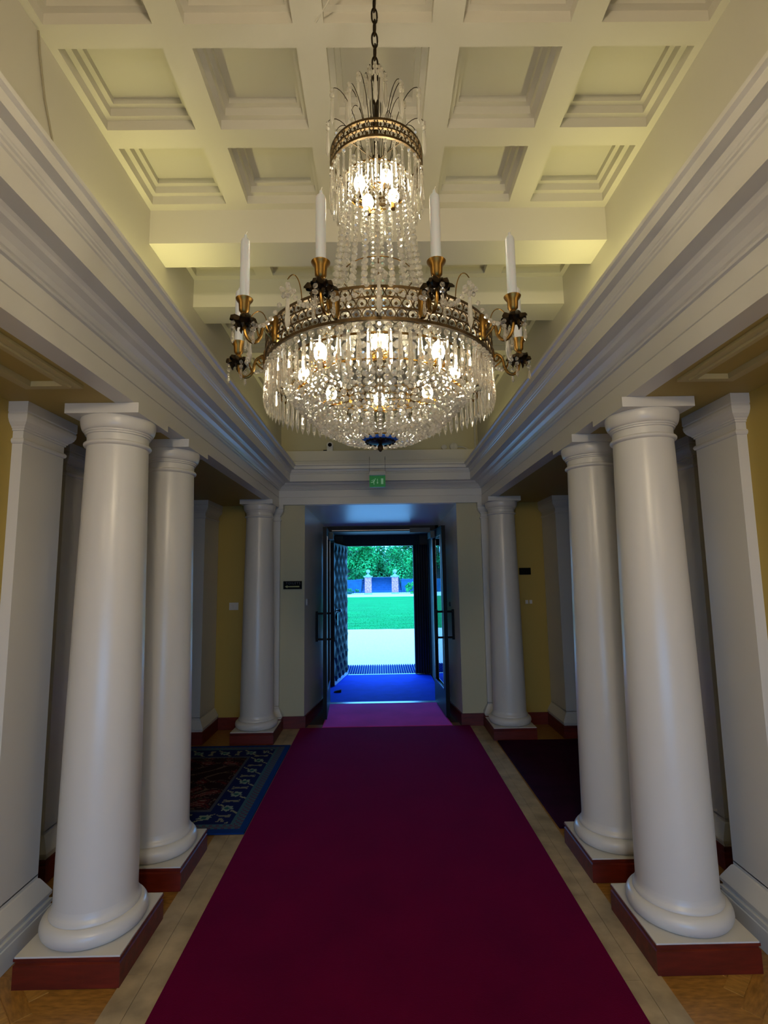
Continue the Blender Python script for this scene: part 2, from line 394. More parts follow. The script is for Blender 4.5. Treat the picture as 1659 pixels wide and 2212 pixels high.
# main ceiling with coffers --------------------------------------------------
CW, CPX = 0.355, 0.457
rowsA = [(0.34,0.67),(0.76,1.09),(1.18,1.51),(1.59,1.918),(2.01,2.342)]
rowsB = [(2.62,2.95)]
rowsC = [(3.29,3.62),(3.71,4.04),(4.13,4.46),(4.55,4.88),(4.97,5.30)]
rows = rowsA+rowsB+rowsC
xc = [CX + CPX*k for k in range(-2, 3)]
xs = sorted([X(-1, XU+.02), X(1, XU+.02)] + [c-CW/2 for c in xc] + [c+CW/2 for c in xc])
ys = sorted([-3.0, 6.0] + [y for r in rows for y in r])
cl = MB()
for i in range(len(xs)-1):
    for j in range(len(ys)-1):
        mx_, my_ = (xs[i]+xs[i+1])/2, (ys[j]+ys[j+1])/2
        if any(abs(mx_-c) < CW/2 for c in xc) and any(r[0] < my_ < r[1] for r in rows): continue
        cl.quad((xs[i],ys[j],ZC),(xs[i],ys[j+1],ZC),(xs[i+1],ys[j+1],ZC),(xs[i+1],ys[j],ZC))
cl.box(-1.9, 1.9, -3.1, 6.1, ZC+.14, ZC+.2)
ceil = obj('ceiling', cl.mesh('ceiling', CREAM), kind='structure')
def coffer(w, l):
    b = MB(); st = [(0,0),(0,.042),(.022,.042),(.022,.076),(.042,.076),(.042,.102)]
    def ring(ins, z): return [(-w/2+ins,-l/2+ins,z),(w/2-ins,-l/2+ins,z),(w/2-ins,l/2-ins,z),(-w/2+ins,l/2-ins,z)]
    vs = []; fs = []
    for ins, z in st: vs += ring(ins, z)
    for i in range(len(st)-1):
        for k in range(4): fs.append((i*4+k, i*4+(k+1) % 4, (i+1)*4+(k+1) % 4, (i+1)*4+k))
    n = (len(st)-1)*4; fs.append((n, n+1, n+2, n+3)); b.add(vs, fs)
    return fixn(b.mesh('coffer', CREAM))
cm = {}
for r in rows:
    l = round(r[1]-r[0], 3)
    if l not in cm: cm[l] = coffer(CW, l)
    for c in xc: obj('coffer', cm[l], ceil, (c, (r[0]+r[1])/2, ZC))
# dropped cross beams
for k, (y0, y1) in enumerate(((-0.2,0.0),(2.385,2.585),(2.992,3.20))):
    bb = MB(); bb.box(X(-1,XU+.01), X(1,XU+.01), y0, y1, 3.226, ZC+.01)
    obj('cross_beam', bb.mesh('cross_beam', CREAM), ceil)
# upper walls of the ceiling well
wall('wall_upper_left', [(X(-1,XU+.15), X(-1,XU), -3.0, 6.0, 2.75, 3.6)], CREAM)
wall('wall_upper_right', [(X(1,XU), X(1,XU+.15), -3.0, 6.0, 2.75, 3.6)], CREAM)
wall('wall_upper_far', [(-1.4, 1.45, 5.84, 6.0, 2.6, 3.6)], WALLC)
wall('wall_upper_back', [(-1.4, 1.45, -1.65, -1.55, 2.3, 3.6)], CREAM)
wall('roof_shell', [(-4.3, 4.3, -3.2, 9.0, 3.6, 3.7), (-4.4, -4.3, -3.2, 9.0, 0, 3.7), (4.3, 4.4, -3.2, 9.0, 0, 3.7), (-4.4, -1.9, -3.2, -3.1, 0, 3.7), (1.9, 4.4, -3.2, -3.1, 0, 3.7)], FACADE)

# entablature ----------------------------------------------------------------
PROF = [(-0.09, ZB), (0.0, ZB), (0.0, 2.487), (-0.005, 2.489), (-0.005, 2.494), (0.0, 2.496), (0.0, 2.572), (0.012, 2.574), (0.016, 2.58), (0.012, 2.586),
        (0.020, 2.590), (0.030, 2.604), (0.048, 2.620), (0.070, 2.630), (0.078, 2.640), (0.088, 2.648), (0.145, 2.648), (0.145, 2.728), (0.151, 2.732), (0.151, 2.742),
        (0.157, 2.746), (0.157, 2.754), (0.160, 2.757), (0.166, 2.776), (0.180, 2.794), (0.203, 2.806), (0.215, 2.812), (0.215, 2.828), (0.205, 2.828), (0.200, 2.775), (-0.02, 2.775)]
YF = 5.82
def entab(name, fn_pts):
    b = MB(); n = len(PROF); vs = []; fs = []
    ends = fn_pts()
    for e in range(2):
        for p, z in PROF: vs.append(ends(e, p, z))
    for i in range(n-1): fs.append((i, i+1, n+i+1, n+i))
    b.add(vs, fs); me = fixn(b.mesh(name, WHITE)); return obj(name, me, kind='structure')
entab('trim_1', lambda: (lambda e, p, z: (CX-(XW-p), -3.0 if e == 0 else YF-p, z)))
entab('trim_2', lambda: (lambda e, p, z: (CX+(XW-p), -3.0 if e == 0 else YF-p, z)))
entab('trim_3', lambda: (lambda e, p, z: (CX-(XW-p) if e == 0 else CX+(XW-p), YF-p, z)))
# board standing on the far cornice
bd = MB(); bd.box(-1.0, 1.04, 5.62, 5.72, 2.776, 2.862); bd.box(-1.06, 1.09, 5.66, 5.80, 2.872, 2.985)
obj('trim_4', bd.mesh('trim_4', CREAM), kind='structure')
# aisle ceilings with raised rectangular moulding
for s, nm in ((-1, 'ceiling_left'), (1, 'ceiling_right')):
    b = MB(); x0, x1 = sorted((X(s, XW+.09), X(s*1, 4.25)))
    b.box(x0, x1, -3.1, YW+.05, ZB, ZB+.1)
    co = obj(nm, b.mesh(nm, AISLEC), kind='structure')
    fr = MB(); xa, xb = sorted((X(s, 1.25), X(s, 1.49))); ya, yb = -.3, 2.13; vs = []; fs = []
    for ins, dz in ((0, 0), (0, .012), (.03, .012), (.034, .020), (.055, .020), (.06, 0)):
        vs += [(xa+ins, ya+ins, ZB-dz), (xb-ins, ya+ins, ZB-dz), (xb-ins, yb-ins, ZB-dz), (xa+ins, yb-ins, ZB-dz)]
    for i_ in range(5):
        for k_ in range(4): fs.append((i_*4+k_, i_*4+(k_+1) % 4, (i_+1)*4+(k_+1) % 4, (i_+1)*4+k_))
    fr.add(vs, fs)
    obj('ceiling_moulding', fr.mesh('ceiling_moulding', MOULD), co)

# skirting on the far wall and recess
b = MB(); b.box(X(-1,1.12), D0, YW-.016, YW, 0, .125); b.box(-4.2, X(-1,1.5), YW-.016, YW, 0, .125)
b.add([(D0+.0,YW-.016,0),(D0+.016,YW-.016,0),(RX0+.016,YR,0),(RX0,YR,0),(D0,YW-.016,.125),(D0+.016,YW-.016,.125),(RX0+.016,YR,.125),(RX0,YR,.125)], [(0,1,2,3),(4,5,6,7),(0,1,5,4),(1,2,6,5),(2,3,7,6),(3,0,4,7)])
obj('baseboard_left', fixn(b.mesh('baseboard_left', WOOD)), kind='structure')
b = MB(); b.box(D1, X(1,1.12), YW-.016, YW, 0, .125); b.box(X(1,1.5), 4.2, YW-.016, YW, 0, .125)
b.add([(D1-.016,YW-.016,0),(D1,YW-.016,0),(RX1,YR,0),(RX1-.016,YR,0),(D1-.016,YW-.016,.125),(D1,YW-.016,.125),(RX1,YR,.125),(RX1-.016,YR,.125)], [(0,1,2,3),(4,5,6,7),(0,1,5,4),(1,2,6,5),(2,3,7,6),(3,0,4,7)])
obj('baseboard_right', fixn(b.mesh('baseboard_right', WOOD)), kind='structure')

# ================================================================== COLUMNS
def plinth_mesh(hx, hy, h=0.112):
    b = MB(); 
    prof = [(0,0),(0,.088),(-.006,.092),(-.006,.098),(0,.102),(0,h),(-.004,h)]
    vs = []; fs = []
    for ins, z in prof:
        i = -ins; vs += [(-hx+i,-hy+i,z),(hx-i,-hy+i,z),(hx-i,hy-i,z),(-hx+i,hy-i,z)]
    for k in range(len(prof)-1):
        for q in range(4): fs.append((k*4+q, k*4+(q+1) % 4, (k+1)*4+(q+1) % 4, (k+1)*4+q))
    n = (len(prof)-1)*4; fs.append((n,n+1,n+2,n+3)); fs.append((3,2,1,0)); b.add(vs, fs); return b.mesh('plinth', WOOD)
PL = plinth_mesh(.212, .212)
b = MB(); b.box(-.209, .209, -.209, .209, .112, .118); BOARD = b.mesh('base_slab', WHITE)
tor = [(.150,.118)] + [(.176+.036*math.sin(a), .157-.039*math.cos(a)) for a in [PI*k/12 for k in range(0, 13)]]
tor += [(.181,.197),(.181,.208),(.174,.214),(.169,.228),(.167,.245)]
b = MB(); b.lathe(tor, 64, cap=False); BASE = b.mesh('base_moulding', WHITE, True, 50)
sh = [(.167,.245)]
for k in range(1, 13):
    t = k/12; sh.append((.167-.031*(t**1.35), .245+t*(2.228-.245)))
b = MB(); b.lathe(sh, 64, cap=False); SHAFT = b.mesh('shaft', WHITE, True)
cp = [(.136,2.228),(.141,2.230)] + [(.141+.009*math.sin(a), 2.2405-.0095*math.cos(a)) for a in [PI*k/6 for k in range(1, 6)]] + [(.141,2.251),(.136,2.253),(.136,2.284),(.143,2.286),(.143,2.293),(.148,2.295),(.148,2.302)]
cp += [(.148+.019*math.sin(a), 2.302+.056*(1-math.cos(a))) for a in [PI/2*k/8 for k in range(1, 9)]] + [(.165,2.364),(.05,2.364)]
b = MB(); b.lathe(cp, 64, cap=False); CAP = b.mesh('capital', WHITE, True, 35)
b = MB(); b.box(-.169, .169, -.169, .169, 2.364, ZB-.001); ABA = b.mesh('abacus', WHITE)
def column(x, y, label, ay=0.175):
    t = obj('column', None, loc=(x, y, 0.0), label=label, cat='column', group='white columns lining the hall')
    t.empty_display_size = .2
    for n, m in (('plinth', PL), ('base_slab', BOARD), ('base_moulding', BASE), ('shaft', SHAFT), ('capital', CAP), ('abacus', ABA)): obj(n, m, t)
YC = (2.509, 3.150, 5.537)
for s, sd, ot in ((-1, 'left', 'left'), (1, 'right', 'right')):
    x = -1.266 if s < 0 else 1.301
    column(x, YC[0], 'nearest white round column on the %s, on a mahogany plinth at the parquet' % sd)
    column(x, YC[1], 'second white round column on the %s, its plinth behind the nearest one' % sd + (', beside the patterned rug' if s < 0 else ', beside the plum carpet'))
    column(x, YC[2], 'far white round column on the %s, next to the doorway wall' % sd)

# pilasters ------------------------------------------------------------------
def pil_meshes(hx, hy, key, ws):
    def blk(prof, name, m):
        b = MB(); vs = []; fs = []
        for o_, z in prof:
            l, r, bk = (0 if ws == -1 else o_), (0 if ws == 1 else o_), (0 if ws == 0 else o_)
            vs += [(-hx-l,-hy-o_,z),(hx+r,-hy-o_,z),(hx+r,hy+bk,z),(-hx-l,hy+bk,z)]
        for k in range(len(prof)-1):
            for q in range(4): fs.append((k*4+q, k*4+(q+1) % 4, (k+1)*4+(q+1) % 4, (k+1)*4+q))
        n = (len(prof)-1)*4; fs.append((n,n+1,n+2,n+3)); fs.append((3,2,1,0)); b.add(vs, fs); return b.mesh(name, m)
    cap = [(0,2.225),(.006,2.228),(.010,2.236),(.010,2.242),(.006,2.250),(0,2.252),(0,2.284),(.006,2.286),(.006,2.294),(.011,2.296),(.013,2.302),(.020,2.308),(.030,2.320),(.037,2.336),(.039,2.352),(.036,2.362),(.040,2.366),(.040,ZB-.001)]
    bas = [(.036,.118),(.036,.128),(.044,.136),(.045,.150),(.040,.160),(.012,.212),(.006,.222),(.0,.226),(.0,.245)]
    return dict(plinth=blk([(.047,0),(.047,.09),(.042,.093),(.042,.098),(.047,.102),(.047,.117)], 'plinth', WOOD if key else GREYP),
                base_moulding=blk(bas, 'base_moulding', WHITE), shaft=blk([(0,.24),(0,2.23)], 'shaft', WHITE), capital=blk(cap, 'capital', WHITE))
def pilaster(x, y, hx, hy, label, wood=1, ws=0):
    t = obj('pilaster', None, loc=(x, y, 0.0), label=label, cat='pilaster', group='white pilasters on the walls')
    for n, m in pil_meshes(hx, hy, wood, ws).items(): obj(n, m, t)
for s, sd in ((-1, 'left'), (1, 'right')):
    pilaster(X(s, 1.659), YC[0]-.01, .024, .155, 'white square pilaster on the ochre %s aisle wall behind the nearest column' % sd, 0, s)
    pilaster(X(s, 1.897), 3.215, .028, .145, 'shaded white pilaster on the %s aisle wall, level with the second column' % sd, 1, s)
    pilaster(X(s, 1.985), 5.635, .17, .23, 'broad shaded pier against the far ochre wall, %s of the far %s column' % (sd, sd))
    pilaster(X(s, 1.27), 5.845, .15, .024, 'flat pilaster on the far wall half hidden behind the far %s column' % sd)

# ================================================================== DOORS
def leaf_local(w, name):
    """glazed leaf: local x from hinge (0) to free edge (w), y thickness, z height"""
    f = MB(); t = .022; H = 2.165
    f.box(0, .085, -t, t, .02, H); f.box(w-.085, w, -t, t, .02, H); f.box(.085, w-.085, -t, t, .02, .30); f.box(.085, w-.085, -t, t, H-.10, H)
    fr = f.mesh('door_frame', FRAME)
    g = MB(); g.box(.085, w-.085, -.004, .004, .30, H-.10); gl = g.mesh('pane', PANE)
    h = MB()
    for sy in (-1, 1):
        y = sy*.095
        h.tube([(w-.055, y, .86), (w-.055, y, 1.20)], .014, 10)
        for z in (.885, 1.175): h.tube([(w-.055, sy*t, z), (w-.055, y, z)], .012, 8)
    hd = h.mesh('door_handle', FRAME, True)
    bead = MB()
    for sy in (-1, 1):
        y0, y1 = sorted((sy*t, sy*(t+.006)))
        bead.box(.085, .10, y0, y1, .30, H-.10); bead.box(w-.10, w-.085, y0, y1, .30, H-.10); bead.box(.085, w-.085, y0, y1, .30, .315)
    return fr, gl, hd, bead.mesh('glazing_bead', STEEL)
LEAF_M = leaf_local(.80, 'l')
def glazed(px, py, ax, ay, name, closer):
    ang = math.atan2(ay-py, ax-px)
    t = obj(name, None, loc=(px, py, 0.016), rot=(0, 0, ang), kind='structure')
    for n, m in zip(('door_frame', 'pane', 'door_handle', 'glazing_bead'), LEAF_M): obj(n, m, t)
    return t
d1 = glazed(-0.668, 6.86, -0.630, 6.03, 'door_1', 0)
d2 = glazed(0.700, 6.86, 0.742, 6.03, 'door_2', 0)
# closers
cb = MB(); cb.box(.05, .30, .022, .075, 2.06, 2.14); obj('door_closer', cb.mesh('door_closer', CLOSER), d1)
cb = MB(); cb.box(.05, .30, -.075, -.022, 2.06, 2.14); obj('door_closer', cb.mesh('door_closer', CLOSER), d2)
# frame around the glass doors
b = MB()
b.box(-0.76, -0.70, 6.86, 6.95, 0, 2.26); b.box(0.735, 0.80, 6.86, 6.95, 0, 2.26); b.box(-0.76, 0.80, 6.86, 6.95, 2.19, 2.32)
obj('trim_5', b.mesh('trim_5', FRAME), kind='structure')
b = MB(); b.box(-0.62, 0.40, 6.845, 6.86, 2.200, 2.210); obj('trim_6', b.mesh('trim_6', STEEL), kind='structure')
b = MB(); b.box(0.40, 0.66, 6.80, 6.86, 2.165, 2.225); obj('door_closer', b.mesh('door_closer', CLOSER), label='pale door closer box under the dark lintel above the right door leaf', cat='door closer')
b = MB(); b.box(-0.70, 0.735, 6.87, 6.93, 0, .016); b.box(-0.70, 0.735, 6.945, 6.965, 0, .014); obj('trim_7', b.mesh('trim_7', STEEL), kind='structure')
# vestibule matting, inner threshold, grating
obj('entrance_mat', sheet(-0.75, 0.81, 6.97, 8.84, 0.0, BLUEMAT, 'entrance_mat', 0.010), label='plain blue entrance mat filling the vestibule floor', cat='mat')
b = MB()
for x0, x1 in ((-.6, -.27), (-.265, .14), (.145, .66)): b.box(x0, x1, 8.85, 8.90, 0, .012)
obj('trim_8', b.mesh('trim_8', STEEL), kind='structure')
gr = obj('floor_grating', None, loc=(0.03, 8.92, 0.0), label='ribbed metal foot grating outside the outer door', cat='grating')
b = MB(); b.box(-.75, .75, 0.0, .95, -.05, -.02); obj('pan', b.mesh('pan', GRATE), gr)
b = MB(); b.box(-.008, .008, 0.0, .95, -.02, .008); bar = b.mesh('bar', mat('grating_bar', (0.002, 0.02, 0.13), 1.0, spec=0.0))
for k in range(38): obj('bar', bar, gr, (-.74+k*.04, 0, 0))

# outer studded door leaf (left)
def outer_left():
    hx, hy = -0.575, 8.93; fx, fy = -0.715, 7.97
    L = math.hypot(fx-hx, fy-hy); ang = math.atan2(fy-hy, fx-hx)
    t = obj('door_3', None, loc=(hx, hy, .02), rot=(0, 0, ang), kind='structure')
    b = MB(); b.box(0, L, -.025, .025, 0, 2.10); obj('door_slab', b.mesh('door_slab', DWOOD), t)
    # raised diamonds on both faces
    m = MB(); w, h, d = .120, .130, .022
    m.add([(-w,0,0),(0,0,-h),(w,0,0),(0,0,h),(-w*.45,d,0),(0,d,-h*.45),(w*.45,d,0),(0,d,h*.45)], [(0,1,5,4),(1,2,6,5),(2,3,7,6),(3,0,4,7),(4,5,6,7)])
    dm = fixn(m.mesh('diamond_panel', mat('studded_oak', (0.010, 0.009, 0.010), 0.6, 0.3, 20, spec=0.15)))
    nx, nz = 4, 8
    for i in range(nx):
        for j in range(nz):
            for st in (0, 1):
                if st and (i == nx-1 or j == nz-1): continue
                px = (i+.5)*L/nx + st*L/nx/2; pz = .13+j*.262 + st*.131
                obj('diamond_panel', dm, t, (px, .025, pz), scale=(L/nx/.25, 1, 1))
    k = MB(); k.lathe([(.004,0),(.03,.005),(.03,.012),(.012,.018),(.012,.045),(.026,.055),(.028,.07),(.018,.082),(.003,.084)], 16)
    obj('door_knob', k.mesh('door_knob', STEEL, True), t, (L-.12, .025, 1.08), (-PI/2, 0, 0))
    k = MB(); k.box(-.02, .02, 0, .008, -.09, .09); obj('lock_plate', k.mesh('lock_plate', STEEL), t, (L-.12, .045, .95))
    k = MB(); k.box(0, L, .025, .034, 0, .05); obj('kick_rail', k.mesh('kick_rail', GREYP), t)
outer_left()
# right outer leaf folded back: dark ribbed planks
t = obj('door_4', None, loc=(.60, 8.90, .02), kind='structure')
b = MB(); b.box(-.04, .20, -.06, .0, 0, 2.10); obj('door_slab', b.mesh('door_slab', DWOOD), t)
pm = MB(); pm.lathe([(.019,0),(.019,2.10)], 12); pk = pm.mesh('plank', DWOOD, True)
for k in range(6): obj('plank', pk, t, (-.022+k*.041, -.06, 0), scale=(1, .8, 1))
b = MB(); b.box(-.62, .68, 8.93, 9.0, 2.12, 2.34); obj('trim_9', b.mesh('trim_9', DWOOD), kind='structure')
# a door stop lying by the left leaf
b = MB(); b.add([(0,0,0),(.10,0,0),(.10,.035,0),(0,.035,0),(0,0,.012),(.10,0,.035),(.10,.035,.035),(0,.035,.012)], [(3,2,1,0),(4,5,6,7),(0,1,5,4),(1,2,6,5),(2,3,7,6),(3,0,4,7)])
obj('door_stop', b.mesh('door_stop', FRAME), loc=(-.66, 7.55, .010), label='small dark wedge on the blue mat by the studded door', cat='door stop')

# ================================================================== SMALL FITTINGS
# direction sign
t = obj('direction_sign', None, loc=(-.966, YW-.001, 1.521), label='small black toilets sign with arrow on the cream wall left of the doorway', cat='sign')
b = MB(); b.box(-.102, .102, -.010, 0, -.044, .044); obj('sign_plate', b.mesh('sign_plate', BLACK), t)
def text(s, size, m, name, parent, loc, rot, ext=.0006, sx_=1):
    c = bpy.data.curves.new(name, 'FONT'); c.body = s; c.size = size; c.extrude = ext; c.align_x = 'CENTER'; c.align_y = 'CENTER'; c.space_character = 1.25
    o = bpy.data.objects.new(name, c); COL.objects.link(o); dg = bpy.context.evaluated_depsgraph_get()
    me = bpy.data.meshes.new_from_object(o.evaluated_get(dg)); bpy.data.objects.remove(o); me.materials.clear(); me.materials.append(m)
    return obj(name, me, parent, loc, rot, (sx_, 1, 1))
text('TOILETS', .036, SIGNTXT, 'sign_lettering', t, (.005, -.0105, .019), (PI/2, 0, 0))
b = MB(); b.prism([(-.085,-.016),(-.055,-.001),(-.058,-.011),(.075,-.010),(.075,-.023),(-.058,-.022),(-.055,-.032)], lambda u, v, q: (u, q, v), -.0125, -.010)
obj('sign_arrow', fixn(b.mesh('sign_arrow', SIGNARR)), t)
t = obj('wall_plaque', None, loc=(1.615, YW-.001, 1.636), label='dark plaque on the ochre wall right of the far right column', cat='sign')
b = MB(); b.box(-.064, .064, -.010, 0, -.038, .038); obj('plate', b.mesh('plate', BLACK), t)
for x, z, lb in ((-1.61, 1.30, 'pale switch on the far ochre wall in the left side hall'), (1.64, 1.30, 'pale switch below the dark plaque on the far ochre wall')):
    t = obj('light_switch', None, loc=(x, YW-.001, z), label=lb, cat='switch')
    b = MB(); b.box(-.05, .05, -.010, 0, -.04, .04); obj('cover', b.mesh('cover', YELLOW if x > 0 else PLASTIC), t)
    b = MB(); b.box(-.015, .015, -.016, -.010, -.02, .02); obj('rocker', b.mesh('rocker', PLASTIC), t, (-.022, 0, 0)); obj('rocker', bpy.data.meshes['rocker'], t, (.022, 0, 0))
angL = math.atan2(YR-YW, RX0-D0); angR = math.atan2(YR-YW, RX1-D1)
def jamb(side, y):
    return (D0+(RX0-D0)*(y-YW)/(YR-YW)) if side < 0 else (D1+(RX1-D1)*(y-YW)/(YR-YW))
t = obj('push_button', None, loc=(jamb(1, 6.30), 6.30, 1.265), rot=(0, 0, angR), label='round steel door button on the right side of the doorway recess', cat='button')
b = MB(); b.lathe([(.028,0),(.028,.008),(.022,.012),(.004,.013)], 20); obj('bezel', b.mesh('bezel', STEEL, True), t, (0, 0.0, 0), (-PI/2, 0, 0))
t = obj('light_switch', None, loc=(jamb(-1, 5.98), 5.98, 1.33), rot=(0, 0, angL), label='white switch pair on the left side of the doorway recess', cat='switch')
b = MB(); b.box(-.028, .0, -.010, 0, -.035, .035); b.box(.006, .055, -.010, 0, -.03, .03); obj('cover', b.mesh('cover', PLASTIC), t)
# exit sign hanging on two wires
t = obj('exit_sign', None, loc=(-.012, 5.30, 2.52), label='green exit sign hanging on two wires before the far cornice', cat='sign')
b = MB(); b.box(-.082, .082, -.022, .022, .112, .150); obj('lamp_housing', b.mesh('lamp_housing', PLASTIC), t)
b = MB(); b.box(-.082, .082, -.006, .006, -.01, .108); obj('sign_panel', b.mesh('sign_panel', GREEN), t)
b = MB(); F = lambda u, v, q: (u, q, v)
b.prism([(.037,.02),(.060,.02),(.060,.078),(.037,.078)], F, -.0085, -.006)                      # doorway
b.prism([(-.003,.075),(.003,.075),(.003,.038),(.010,.038),(0,.022),(-.010,.038),(-.003,.038)], F, -.0085, -.006)   # arrow
b.prism([(-.028,.074),(-.022,.080),(-.016,.074),(-.022,.067)], F, -.0085, -.006)                # head
b.prism([(-.030,.066),(-.024,.062),(-.034,.040),(-.032,.016),(-.038,.016),(-.041,.038),(-.052,.036),(-.068,.036),(-.068,.041),(-.050,.044),(-.040,.052)], F, -.0085, -.006)  # body and legs
b.prism([(-.040,.066),(-.030,.068),(-.030,.063),(-.046,.060),(-.060,.054),(-.062,.058)], F, -.0085, -.006)  # arm
obj('pictogram', fixn(b.mesh('pictogram', EXITW)), t)
b = MB(); b.tube([(-.081,0,.15),(-.081,0,.31),(-.081,.32,.345)], .0014, 5); b.tube([(.081,0,.15),(.081,0,.31),(.081,.32,.345)], .0014, 5); obj('wire', b.mesh('wire', FRAME), t)
# security camera and sensor above the far cornice
t = obj('security_camera', None, loc=(-.535, 5.72, 2.986), label='small white camera standing on the ledge above the far cornice', cat='camera')
b = MB(); b.box(-.032, .032, -.03, .04, 0, .055); obj('body', b.mesh('body', PLASTIC), t)
b = MB(); b.lathe([(.036,-.03),(.038,0),(.038,.02),(.030,.026)], 24); obj('head', b.mesh('head', PLASTIC, True), t, (0, -.01, .072), (PI/2, 0, 0))
b = MB(); b.lathe([(.022,0),(.022,.004),(.004,.008)], 20); obj('lens', b.mesh('lens', BLACK, True), t, (0, -.035, .072), (PI/2, 0, 0))
b = MB(); b.box(-.075, -.036, -.02, .0, 0, .02); obj('plug', b.mesh('plug', BLACK), t)
t = obj('motion_sensor', None, loc=(.80, 5.839, 3.055), label='cream round detector with cable on the upper far wall right', cat='sensor')
b = MB(); b.lathe([(.045,0),(.045,.02),(.03,.03),(.004,.032)], 24); obj('dome', b.mesh('dome', CREAM, True), t, (0.06, 0, 0), (PI/2, 0, 0))
b = MB(); b.lathe([(.03,0),(.03,.02),(.004,.024)], 20); obj('junction_box', b.mesh('junction_box', CREAM, True), t, (-.05, 0, -.005), (PI/2, 0, 0))
b = MB(); b.tube([(.10,-.008,0),(.15,-.008,.0),(.20,-.008,-.02),(.24,-.008,-.05)], .009, 8); obj('cable', b.mesh('cable', CREAM, True), t)
b = MB(); b.tube([(1.105, 5.825, 2.99), (1.105, 5.825, 3.39)], .012, 8)
obj('conduit_pipe', b.mesh('conduit_pipe', CREAM, True), label='cream pipe running up the right corner of the upper far wall', cat='pipe')
b = MB(); b.tube([(-1.096, 1.525, 3.395), (-1.098, 1.54, 3.33), (-1.098, 1.58, 3.20), (-1.098, 1.63, 3.10), (-1.098, 1.66, 2.98)], .0035, 6)
obj('wall_cable', b.mesh('wall_cable', mat('grey_cable', (0.3, 0.27, 0.2), .5)), label='thin loose cable hanging down the upper left wall', cat='cable')
b = MB(); b.tube([(-.185, 1.505, 3.398), (-.13, 1.44, 3.41), (-.05, 1.36, 3.45), (-0.03, 1.38, 3.495)], .003, 6)
obj('lamp_cable', b.mesh('lamp_cable', CREAM), label='pale cable crossing the coffer towards the chandelier chain', cat='cable')
# battens, the added fill lamp and the aisle lamps
for k, (lx, y0, y1, le) in enumerate(BATTENS):
    b = MB(); b.box(lx-.03, lx+.03, y0, y1, 2.7755, 2.792)
    sd = 'left' if lx < 0 else 'right'; ps = {0: 'near the chandelier', 1: 'by the far wall'}[k//2]
    t = obj('light_batten', None, loc=(0, 0, 0), label='fluorescent batten lying behind the %s cornice %s' % (sd, ps), cat='lamp', group='battens behind the cornices')
    obj('base', b.mesh('base', PLASTIC), t)
    tb = MB(); tb.tube([(lx, y0+.02, 2.797), (lx, y1-.02, 2.797)], .004, 8); obj('tube', tb.mesh('tube', mat('lit_tube', (1,1,1), .4, emit=(1, .85, .35), estr=1.5)), t)
for k, (lx, ly, lz, le) in enumerate(UNSEEN_LAMPS):
    t = obj('unseen_lamp', None, loc=(lx, ly, lz), label=('unseen fill lamp added in the hall behind the camera', 'small round lamp in the left aisle', 'small round lamp in the right aisle')[k], cat='lamp')
    b = MB(); b.tube([(0,0,.1), (0,0,(3.5 if k == 0 else ZB)-lz)], .006, 8); obj('rod', b.mesh('rod', BRASS), t)
    b = MB(); b.lathe([(.02,.12),(.05,.115),(.05,.10),(.02,.10)], 20); obj('cap', b.mesh('cap', BRASS, True), t)

# ================================================================== CHANDELIER
CHX, CHY = 0.006, 1.38
ch = obj('chandelier', None, loc=(CHX, CHY, 0), label='large brass and crystal chandelier hanging on a chain from the coffered ceiling', cat='chandelier')
def pol(r, a, z): return (r*math.sin(a), -r*math.cos(a), z)          # a = 0 points at the camera

# faceted octagonal bead, axis along local y (faces outward), unit diameter
def bead_geo(n=8, th=.36, tbl=.5):
    vs = []; 
    for r, y in ((tbl/2, -th), (.5, 0), (tbl/2, th)):
        for k in range(n):
            a = 2*PI*(k+.5)/n; vs.append((r*math.cos(a), y, r*math.sin(a)))
    fs = [tuple(range(n-1, -1, -1)), tuple(2*n+k for k in range(n))]
    for i in range(2):
        for k in range(n): fs.append((i*n+k, i*n+(k+1) % n, (i+1)*n+(k+1) % n, (i+1)*n+k))
    return vs, [tuple(reversed(f)) for f in fs]
BV, BF = bead_geo()
def add_bead(mb, p, d, az, tilt=0.0):
    """bead at p, diameter d, facing direction azimuth az (0 = camera side)"""
    ca, sa = math.cos(az), math.sin(az); ct, st = math.cos(tilt), math.sin(tilt); out = []
    for x, y, z in BV:
        x, y, z = x*d, y*d, z*d
        y, z = y*ct - z*st, y*st + z*ct
        out.append((p[0] + x*ca - y*sa, p[1] + x*sa + y*ca, p[2]+z))
    mb.add(out, BF)
def add_drop(mb, p, L, w, n=6):
    """long faceted prism hanging from p"""
    x, y, z = p
    prof = [(.12*w, 0), (.35*w, -.06*L), (.30*w, -.12*L), (.5*w, -.70*L), (.42*w, -.82*L), (.02*w, -L)]
    mb.lathe([(r, zz) for r, zz in reversed(prof)], n, (x, y, z), cap=True, a0=random.random())
def interp(path, s):
    return path
def strand_pts(prof, step_fn):
    """walk along a (r, z) profile; returns list of (r, z, slope, d)"""
    out = []; seg = []
    for (a, b_) in zip(prof[:-1], prof[1:]): seg.append((a, b_, math.hypot(b_[0]-a[0], b_[1]-a[1])))
    tot = sum(q[2] for q in seg); s = 0.0
    while s < tot:
        q = s; 
        for a, b_, l in seg:
            if q <= l: break
            q -= l
        t = min(1, q/l); r = a[0]+(b_[0]-a[0])*t; z = a[1]+(b_[1]-a[1])*t; d = step_fn(s/tot)
        out.append((r, z, math.atan2(b_[0]-a[0], -(b_[1]-a[1])), d)); s += d*1.10
    return out
def strand_mesh(prof, dfn, name, wire=True):
    mb = MB(); pts = strand_pts(prof, dfn)
    for r, z, sl, d in pts: add_bead(mb, (0, -r, z), d, 0.0, sl*0.9)
    return mb.mesh(name, CBEAD)

